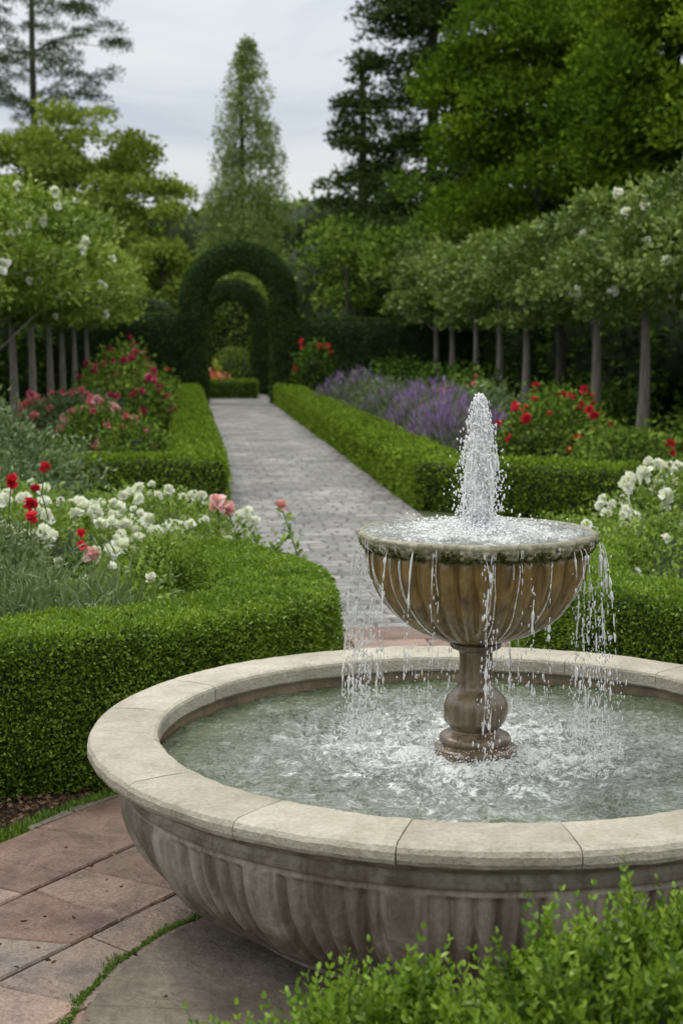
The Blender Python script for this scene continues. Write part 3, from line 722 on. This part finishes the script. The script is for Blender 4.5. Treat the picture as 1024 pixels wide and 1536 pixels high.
# tall tapering birch
cl = []
for i in range(430):
    f = rng.random()**1.1; zc = 2.0 + f*14.4; rmax = 2.9*(1 - f)**.66*(.6 + .4*min(1, f*6)) + .08; a = rng.uniform(0, 6.28); q = rmax*rng.random()**.5
    cl.append(((-5.0 + q*math.cos(a) + f*.35, 78 + q*math.sin(a), zc), .30 + .40*(1 - f)))
tree('birch_tree', (-5.0, 78), 15.8, cl, .16, 460, M_treeC, .2, flat=1.7, droop=.9, spread=.5, aspect=.4, limbs=0)
# scots pine top left
cl = []
for zc, rr_, nn in [(13.5, 2.0, 12), (15.0, 3.0, 18), (16.5, 3.4, 20), (18.3, 3.2, 24), (20.5, 3.0, 26), (22.5, 2.2, 18)]:
    for i in range(nn):
        a = rng.uniform(0, 6.28); q = rr_*rng.uniform(.3, 1.25); cl.append(((-17.0 + q*math.cos(a)*1.35, 85 + q*math.sin(a), zc + rng.normal(0, .6) - q*.12), rng.uniform(.5, .95)))
tree('scots_pine', (-16.8, 85), 23, cl, .2, 420, M_pine, .30, flat=.6, aspect=.25, limb_r=.12, limbs=60)
cl = [((-20.5 + rng.uniform(-1.6, 1.6), 82 + rng.uniform(-1, 1), rng.uniform(3, 13)), 1.3) for _ in range(26)]
tree('dark_conifer', (-20.5, 82), 12, cl, .3, 200, M_treeD, .3, limbs=8)
# dark conifers right of centre
def conifer(x, y, z0, z1, r, n, mat, cr, leaf, per=330):
    cl = []
    for i in range(n):
        f = rng.random()**.9; q = r*((1 - f)**.55)*rng.random()**.4; a = rng.uniform(0, 6.28)
        cl.append(((x + q*math.cos(a), y + q*math.sin(a), z0 + f*(z1 - z0) - q*.15), cr*(1.15 - .6*f)*rng.uniform(.7, 1.3)))
    tree('dark_conifer', (x, y), z1*.95, cl, leaf, per, mat, .3, flat=.6, aspect=.4, limbs=0)
conifer(3.4, 58, 2, 22.5, 3.7, 270, M_treeD, 1.0, .2)
conifer(.9, 66, 2, 13.8, 2.3, 130, M_treeD, .85, .22)
conifer(6.8, 54, 3, 21, 3.6, 100, M_treeD, 1.15, .2)
# leafy trees on the right
tree('maple_tree', (5.6, 44), 9, ellip_clumps((5.4, 44, 7.4), (2.9, 2.4, 4.8), 130, .9, .4), .16, 560, M_treeA, .28, limbs=20)
tree('maple_tree', (10.2, 37), 9, ellip_clumps((9.3, 37, 7.6), (4.2, 2.6, 4.4), 150, .95, .45), .16, 560, M_treeA, .3, limbs=20)
tree('maple_tree', (12.5, 30), 7, ellip_clumps((10.6, 30, 6.6), (3.2, 2.4, 2.9), 60, .95, .5), .15, 540, M_treeA, .3, limbs=15)
tree('green_tree', (2.6, 48), 5, ellip_clumps((2.7, 48, 4.6), (1.7, 1.5, 2.2), 32, .75, .4), .15, 460, M_bush, .15, limbs=8)
tree('green_tree', (.2, 50), 4, ellip_clumps((.2, 51, 3.9), (1.3, 1.2, 1.6), 20, .65, .4), .15, 460, M_bush, .12, limbs=8)
conifer(10.5, 50, 3, 20, 4.2, 90, M_treeD, 1.4, .22)

# ------------------------------------------------------------------ fountain
F = empty('garden_fountain', (FC[0], FC[1], 0))
J0 = R(256); NS = 17; DJ = 2*np.pi/NS
mb = MB()
prof = [(1.035, .565), (1.03, .572), (1.03, .612), (1.034, .621), (1.044, .626), (1.14, .628), (1.230, .626), (1.246, .619), (1.254, .606), (1.254, .586), (1.248, .574), (1.235, .567)]
prof = np.array(prof)
for i in range(NS):
    a0 = J0 + i*DJ + .0014; a1 = J0 + (i+1)*DJ - .0014; lv = float(rng.random()); dz = rng.normal(0, .0012); dr = rng.normal(0, .0015)
    th = np.linspace(a0, a1, 25); T, Rr = np.meshgrid(th, prof[:, 0] + dr, indexing='ij'); _, Z = np.meshgrid(th, prof[:, 1] + dz, indexing='ij')
    G = np.stack([Rr*np.cos(T), Rr*np.sin(T), Z], -1)
    G += (vnoise(G, 14, i)*.0018 + vnoise(G, 45, i)*.0010)[..., None]
    mb.add(G, gridF(25, len(prof), cv=True), lv)
    for row in (0, 24):
        c = G[row].mean(0); V = np.concatenate([G[row], c[None]]); k = len(prof)
        for j in range(k): mb.add(V[[j, (j+1) % k, k]], [[0, 1, 2]], lv)
rimo = mb.obj('rim', M_rim, F, smooth=False)
mb = MB(); lathe(mb, [(1.045, .567), (1.045, .618), (1.24, .618), (1.24, .569)], 180)
M_mort = simple('joint_mortar', [(.3, (.13, .11, .08)), (.7, (.22, .19, .14))], 30)
mb.obj('rim_mortar', M_mort, F)
def basin_mod(T, Z):
    ph = ((T - J0) % DJ)/DJ; d = np.minimum(ph, 1 - ph)*DJ
    wz = np.clip((Z - .04)/.16, 0, 1)*np.clip((.462 - Z)/.012, 0, 1)
    pi_ = np.floor((T - J0) / DJ)
    fl = -.030*(1 - np.abs(np.sin(ph*np.pi*7 + .5*np.sin(pi_*2.1))))**1.3
    rib = .012*np.clip((.045 - d)/.008, 0, 1)
    P = np.stack([np.cos(T), np.sin(T), Z], -1)
    return wz*np.where(d > .048, (fl - .006)*np.clip((d - .048)/.012, 0, 1), rib) + .003*vnoise(P, 9) + .002*vnoise(P, 30, 2)
pro = [(1.19, .568), (1.195, .560), (1.192, .545), (1.178, .535), (1.158, .530), (1.150, .520), (1.150, .508), (1.160, .503), (1.163, .493), (1.158, .484), (1.146, .480), (1.146, .466)]
low = smooth_prof([(1.148, .462), (1.143, .41), (1.122, .34), (1.08, .265), (1.012, .19), (.92, .12), (.82, .07), (.72, .035)], 6)
foot = [(.71, .03), (.70, .0)]
mb = MB(); lathe(mb, pro + low.tolist() + foot, 1800, basin_mod); mb.obj('basin', M_basin, F)
mb = MB(); lathe(mb, [(.80, .0), (.80, .066), (.79, .074), (.5, .074)], 120); mb.obj('foot_slab', M_basin, F)
mb = MB(); lathe(mb, smooth_prof([(1.05, .570), (1.045, .53), (1.03, .45), (.97, .36), (.6, .32), (0, .32)], 4), 180); mb.obj('inner_wall', M_inner, F)

# upper bowl
NB = 34
def bowl_mod(T, Z):
    w_ = np.clip((Z - .900)/.08, 0, 1)*np.clip((1.205 - Z)/.02, 0, 1)
    P = np.stack([np.cos(T), np.sin(T), Z*2], -1)
    return w_*(-.024*(1 - np.abs(np.sin(T*NB/2 + .25*vnoise(P, 1.5, 8))))**1.2 + .004) + .003*vnoise(P, 4) + .002*vnoise(P, 16, 3)
bp = smooth_prof([(.354, 1.205), (.356, 1.18), (.346, 1.12), (.314, 1.05), (.260, .985), (.186, .935), (.110, .905), (.07, .897)], 6)
mb = MB(); lathe(mb, bp, 900, bowl_mod); mb.obj('bowl', M_bowl, F)
def lip_mod(T, Z):
    P = np.stack([np.cos(T), np.sin(T), Z*3], -1)
    return (.007*vnoise(P, 12) + .007*vnoise(P, 34, 3) + .006*np.abs(np.sin(T*NB/2)))*np.clip((1.25 - Z)/.02, .3, 1)
lp = smooth_prof([(.335, 1.205), (.354, 1.206), (.366, 1.214), (.374, 1.226), (.380, 1.238), (.383, 1.25), (.376, 1.26), (.366, 1.259), (.358, 1.25), (.34, 1.235), (.2, 1.21), (0, 1.20)], 4)
mb = MB(); lathe(mb, lp, 620, lip_mod); mb.obj('bowl_lip', M_lip, F)
n = 5200; t = rng.uniform(0, 6.283, n); zq = 1.206 + .03*rng.random(n)**1.4; keep = vnoise(np.c_[np.cos(t)*3, np.sin(t)*3, zq*0], 3.0, 2) > -.1; t = t[keep]; zq = zq[keep]; n = len(t)
rq = .362 + (zq - 1.206)*.6; P = np.c_[rq*np.cos(t), rq*np.sin(t), zq]
V, k = leaf_geo(P, np.c_[np.cos(t), np.sin(t), np.full(n, -.6)], .010, .8, .5); raw_mesh('moss_fringe', V, k, M_mosslip, rng.random(n), F)
pp = smooth_prof([(.062, .90), (.080, .893), (.084, .883), (.078, .873), (.060, .868), (.052, .855), (.050, .82), (.054, .78), (.062, .745), (.085, .722), (.100, .70), (.105, .67), (.100, .635), (.082, .612), (.075, .603), (.086, .595), (.112, .585), (.118, .572), (.112, .56), (.112, .555), (.132, .548), (.135, .53), (.135, .42)], 5)
def ped_mod(T, Z):
    P = np.stack([np.cos(T)*.1, np.sin(T)*.1, Z], -1)
    return .003*vnoise(P, 30) + np.where((Z > .755) & (Z < .86), .006*np.abs(np.sin(T*6)) - .003, 0)
mb = MB(); lathe(mb, pp, 240, ped_mod); mb.obj('pedestal', M_ped, F)
mb = MB(); lathe(mb, [(.013, 1.24), (.011, 1.29), (.007, 1.305), (.004, 1.306)], 20); mb.obj('nozzle', M_noz, F)

# water surfaces
g = 9.81
strands = []
for a0, cnt, sp_ in [(2.9, 5, .09), (3.35, 4, .10), (3.8, 3, .08), (4.2, 2, .08), (4.72, 3, .04), (5.15, 1, .03), (5.55, 3, .09), (6.05, 5, .13), (.35, 4, .14), (1.0, 3, .15), (1.7, 3, .15), (2.35, 3, .12)]:
    for i in range(cnt): strands.append((a0 + rng.normal(0, sp_), rng.uniform(.380, .395), rng.uniform(.0, .085)))
impact = [((r + v)*math.cos(a), (r + v)*math.sin(a)) for a, r, v in strands]
nr, na = 230, 520
r_ = np.linspace(.02, 1.04, nr); a_ = np.linspace(0, 2*np.pi, na, endpoint=False)
Q, T = np.meshgrid(r_, a_, indexing='ij'); X = Q*np.cos(T); Y = Q*np.sin(T); P = np.stack([X, Y, X*0], -1)
amp = .6 + .8*np.exp(-((Q - .36)/.32)**2)
warp = P + np.stack([vnoise(P, 4, 1), vnoise(P, 4, 2), X*0], -1)*.10
def ridged(P, s, sd): return (1 - np.abs(vnoise(P, s, sd)))**2 - .4
Z = amp*(.010*ridged(warp, 5.5, 3) + .011*ridged(warp, 12, 4) + .0075*ridged(warp, 26, 5) + .0036*vnoise(P, 52, 6))
for ix, iy in impact:
    d = np.sqrt((X-ix)**2 + (Y-iy)**2); Z += .004*np.cos(d*110)*np.exp(-d*14)
mb = MB(); mb.add(np.stack([X, Y, .525 + Z], -1), gridF(nr, na, cv=True))
M_water = water_mat('pool_water', (.052, .070, .032), (.80, .84, .82), (.0, -.0, .525), (.25, 1.05), -.06, 9, 18, .66, .96, .36)
mb.obj('pool_water', M_water, F)
nr, na = 70, 340; r_ = np.linspace(.004, .374, nr); a_ = np.linspace(0, 2*np.pi, na, endpoint=False)
Q, T = np.meshgrid(r_, a_, indexing='ij'); X = Q*np.cos(T); Y = Q*np.sin(T); P = np.stack([X, Y, X*0], -1)
fall = 1 - np.clip((Q - .34)/.035, 0, 1)
Z = (.010*ridged(P, 22, 3) + .008*ridged(P, 45, 4) + .014*np.exp(-(Q/.07)**2)*(1 + vnoise(P, 50)))*fall
mb = MB(); mb.add(np.stack([X, Y, 1.255 + Z + .002], -1), gridF(nr, na, cv=True))
M_water2 = water_mat('bowl_water', (.15, .16, .10), (.90, .92, .92), (0, 0, 1.255), (.0, .45), .05, 26, 40, .62, .90)
mb.obj('bowl_water', M_water2, F)

def ico():
    import bmesh
    bm = bmesh.new(); bmesh.ops.create_icosphere(bm, subdivisions=1, radius=1)
    V = np.array([v.co[:] for v in bm.verts]); Fc = np.array([[v.index for v in f.verts] for f in bm.faces]); bm.free(); return V, Fc
IV, IF = ico()
def drops(mb, C, rad, stretch):
    C = np.asarray(C); n = len(C)
    V = IV[None]*np.stack([rad, rad, rad*stretch], -1)[:, None] + C[:, None]
    Fc = (IF[None] + (np.arange(n)*len(IV))[:, None, None]).reshape(-1, 3)
    mb.add(V, Fc)
mb = MB()
DC = []; DR = []; DS = []
for (a, r, v) in strands:
    z0 = 1.235; zend = .53
    cuts = [0.0]; thick = rng.uniform(.55, 1.45); gap = rng.uniform(.15, .55); start = 0 if rng.random() < .7 else rng.uniform(.05, .3)
    while cuts[-1] < .98: cuts.append(min(1, cuts[-1] + rng.uniform(.03, .26)*(1.15 - .8*cuts[-1])))
    for ci in range(len(cuts) - 1):
        f0, f1 = max(start, cuts[ci]), cuts[ci+1] - rng.uniform(.005, .05)
        if ci > 0 and rng.random() < gap: continue
        if f1 - f0 < .015: continue
        m = max(8, int((f1 - f0)*90)); zs = z0 - (z0 - zend)*np.linspace(f0, f1, m); t = np.sqrt(2*(z0 - zs)/g + 1e-6)
        rad = r + v*t/.38; wx = vnoise(np.c_[zs, zs*0 + a*7, zs*0], 7)*.013 + rng.normal(0, .004*(.3 + f0))
        X = rad*math.cos(a) - wx*math.sin(a); Y = rad*math.sin(a) + wx*math.cos(a)
        e_ = np.sin(np.linspace(0, np.pi, m))**.5
        wr = (.0008 + .0036*np.clip(vnoise(np.c_[zs, zs*0 + a*11, zs*0 + ci*3.], 60) + .3, 0, 1))*e_*thick*rng.uniform(.6, 1.3) + .0002
        tube(mb, np.c_[X, Y, zs], wr, 6)
    nd_ = 60; fd = rng.random(nd_)**.6; zd = z0 - (z0 - zend)*fd; td = np.sqrt(2*(z0-zd)/g); rd = r + v*td/.38
    DC.append(np.c_[rd*math.cos(a) + rng.normal(0, .005 + .012*fd, nd_), rd*math.sin(a) + rng.normal(0, .005 + .012*fd, nd_), zd]); DR.append(rng.uniform(.0008, .0030, nd_)); DS.append(rng.uniform(1.2, 4.5, nd_))
    ns = 44; ia = rng.uniform(0, 6.28, ns); iq = np.abs(rng.normal(0, .035, ns)); cx = (r+v)*math.cos(a); cy = (r+v)*math.sin(a)
    DC.append(np.c_[cx + iq*np.cos(ia), cy + iq*np.sin(ia), .535 + np.abs(rng.normal(0, .026, ns))]); DR.append(rng.uniform(.001, .0034, ns)); DS.append(np.ones(ns))
for i in range(46):   # rivulets running down the outside of the bowl
    a = rng.uniform(0, 6.28); k = int(rng.uniform(6, len(bp))); zz_ = bp[:k, 1]; rr_ = bp[:k, 0] + .006
    wob_ = vnoise(np.c_[zz_, zz_*0 + i, zz_*0], 12)*.03
    zt = np.r_[1.245, 1.225, zz_]; rt = np.r_[.384, .384, rr_]; wt = np.r_[0, 0, wob_]
    tube(mb, np.c_[rt*np.cos(a + wt), rt*np.sin(a + wt), zt], .0006 + .0020*rng.random(k+2), 6)
    if rng.random() < .5:
        z1, r1, w1 = zt[-1], rt[-1], wt[-1]; nd_ = 14; zd = rng.uniform(.54, z1, nd_)
        DC.append(np.c_[r1*math.cos(a+w1) + rng.normal(0, .002, nd_), r1*math.sin(a+w1) + rng.normal(0, .002, nd_), zd]); DR.append(rng.uniform(.0009, .0024, nd_)); DS.append(rng.uniform(2, 8, nd_))
n = 2200; a = rng.uniform(0, 6.28, n); q = np.abs(rng.normal(.18, .11, n)); DC.append(np.c_[q*np.cos(a), q*np.sin(a), .535 + np.abs(rng.normal(0, .014, n))]); DR.append(rng.uniform(.0008, .003, n)); DS.append(np.ones(n))
drops(mb, np.concatenate(DC), np.concatenate(DR), np.concatenate(DS))
mb.obj('falling_streams', M_drop, F)
# jet
mb = MB(); m = 70; zs = np.linspace(1.29, 1.698, m); f = (zs - 1.29)/.408
for q in range(11):
    off = np.c_[vnoise(np.c_[zs, zs*0 + q, zs*0], 22)*.018*(1.1 - f) , vnoise(np.c_[zs, zs*0 + q, zs*0 + 9], 22)*.018*(1.1 - f)]
    rad = (.005 + .010*np.sin(np.clip(f, 0, 1)*np.pi)**.6)*(1 + .8*vnoise(np.c_[zs, zs*0 + q*2., zs*0 + 3], 60)); rad[-1] = .001
    hi = rng.uniform(.8, 1.0) if q else 1.0; k = int(m*hi)
    tube(mb, np.c_[off[:k, 0] + .010*f[:k], off[:k, 1], zs[:k]], np.abs(rad[:k]) + .001, 8)
for q in range(190):
    a = rng.uniform(0, 6.28); ztop = 1.70 - abs(rng.normal(0, .07)); vr = rng.uniform(.02, .30)*.85; T_ = math.sqrt(2*(ztop - 1.27)/g); t0 = rng.uniform(0, .7)*T_; t1 = t0 + rng.uniform(.08, .3)*T_; t1 = min(t1, T_)
    t = np.linspace(t0, t1, 12); rad = .008 + vr*t; z_ = ztop - .5*g*t*t
    tube(mb, np.c_[rad*math.cos(a) + .006 + rng.normal(0, .001, 12), rad*math.sin(a) + rng.normal(0, .001, 12), z_], (np.abs(rng.normal(.0024, .0012, 12)) + .0005)*np.sin(np.linspace(.1, 3.04, 12))**.5, 5)
n = 5600; T_ = rng.random(n); ztop = 1.70 - np.abs(rng.normal(0, .06, n)); vr = np.abs(rng.normal(.0, .16, n)) + .01; t = np.sqrt(2*(ztop - 1.265)/g)*T_**.7
a = rng.uniform(0, 6.28, n); rad = .006 + vr*t; C = np.c_[rad*np.cos(a) + .005, rad*np.sin(a), ztop - .5*g*t*t]
drops(mb, C, rng.uniform(.0008, .0036, n), rng.uniform(1, 2.6, n))
n = 1800; a = rng.uniform(0, 6.28, n); q = np.abs(rng.normal(.05, .09, n)); drops(mb, np.c_[q*np.cos(a), q*np.sin(a), 1.262 + np.abs(rng.normal(0, .014, n))], rng.uniform(.0015, .005, n), np.ones(n))
mb.obj('water_jet', M_jet, F)
print('faces', sum(len(o.data.polygons) for o in bpy.data.objects if o.type == 'MESH'))
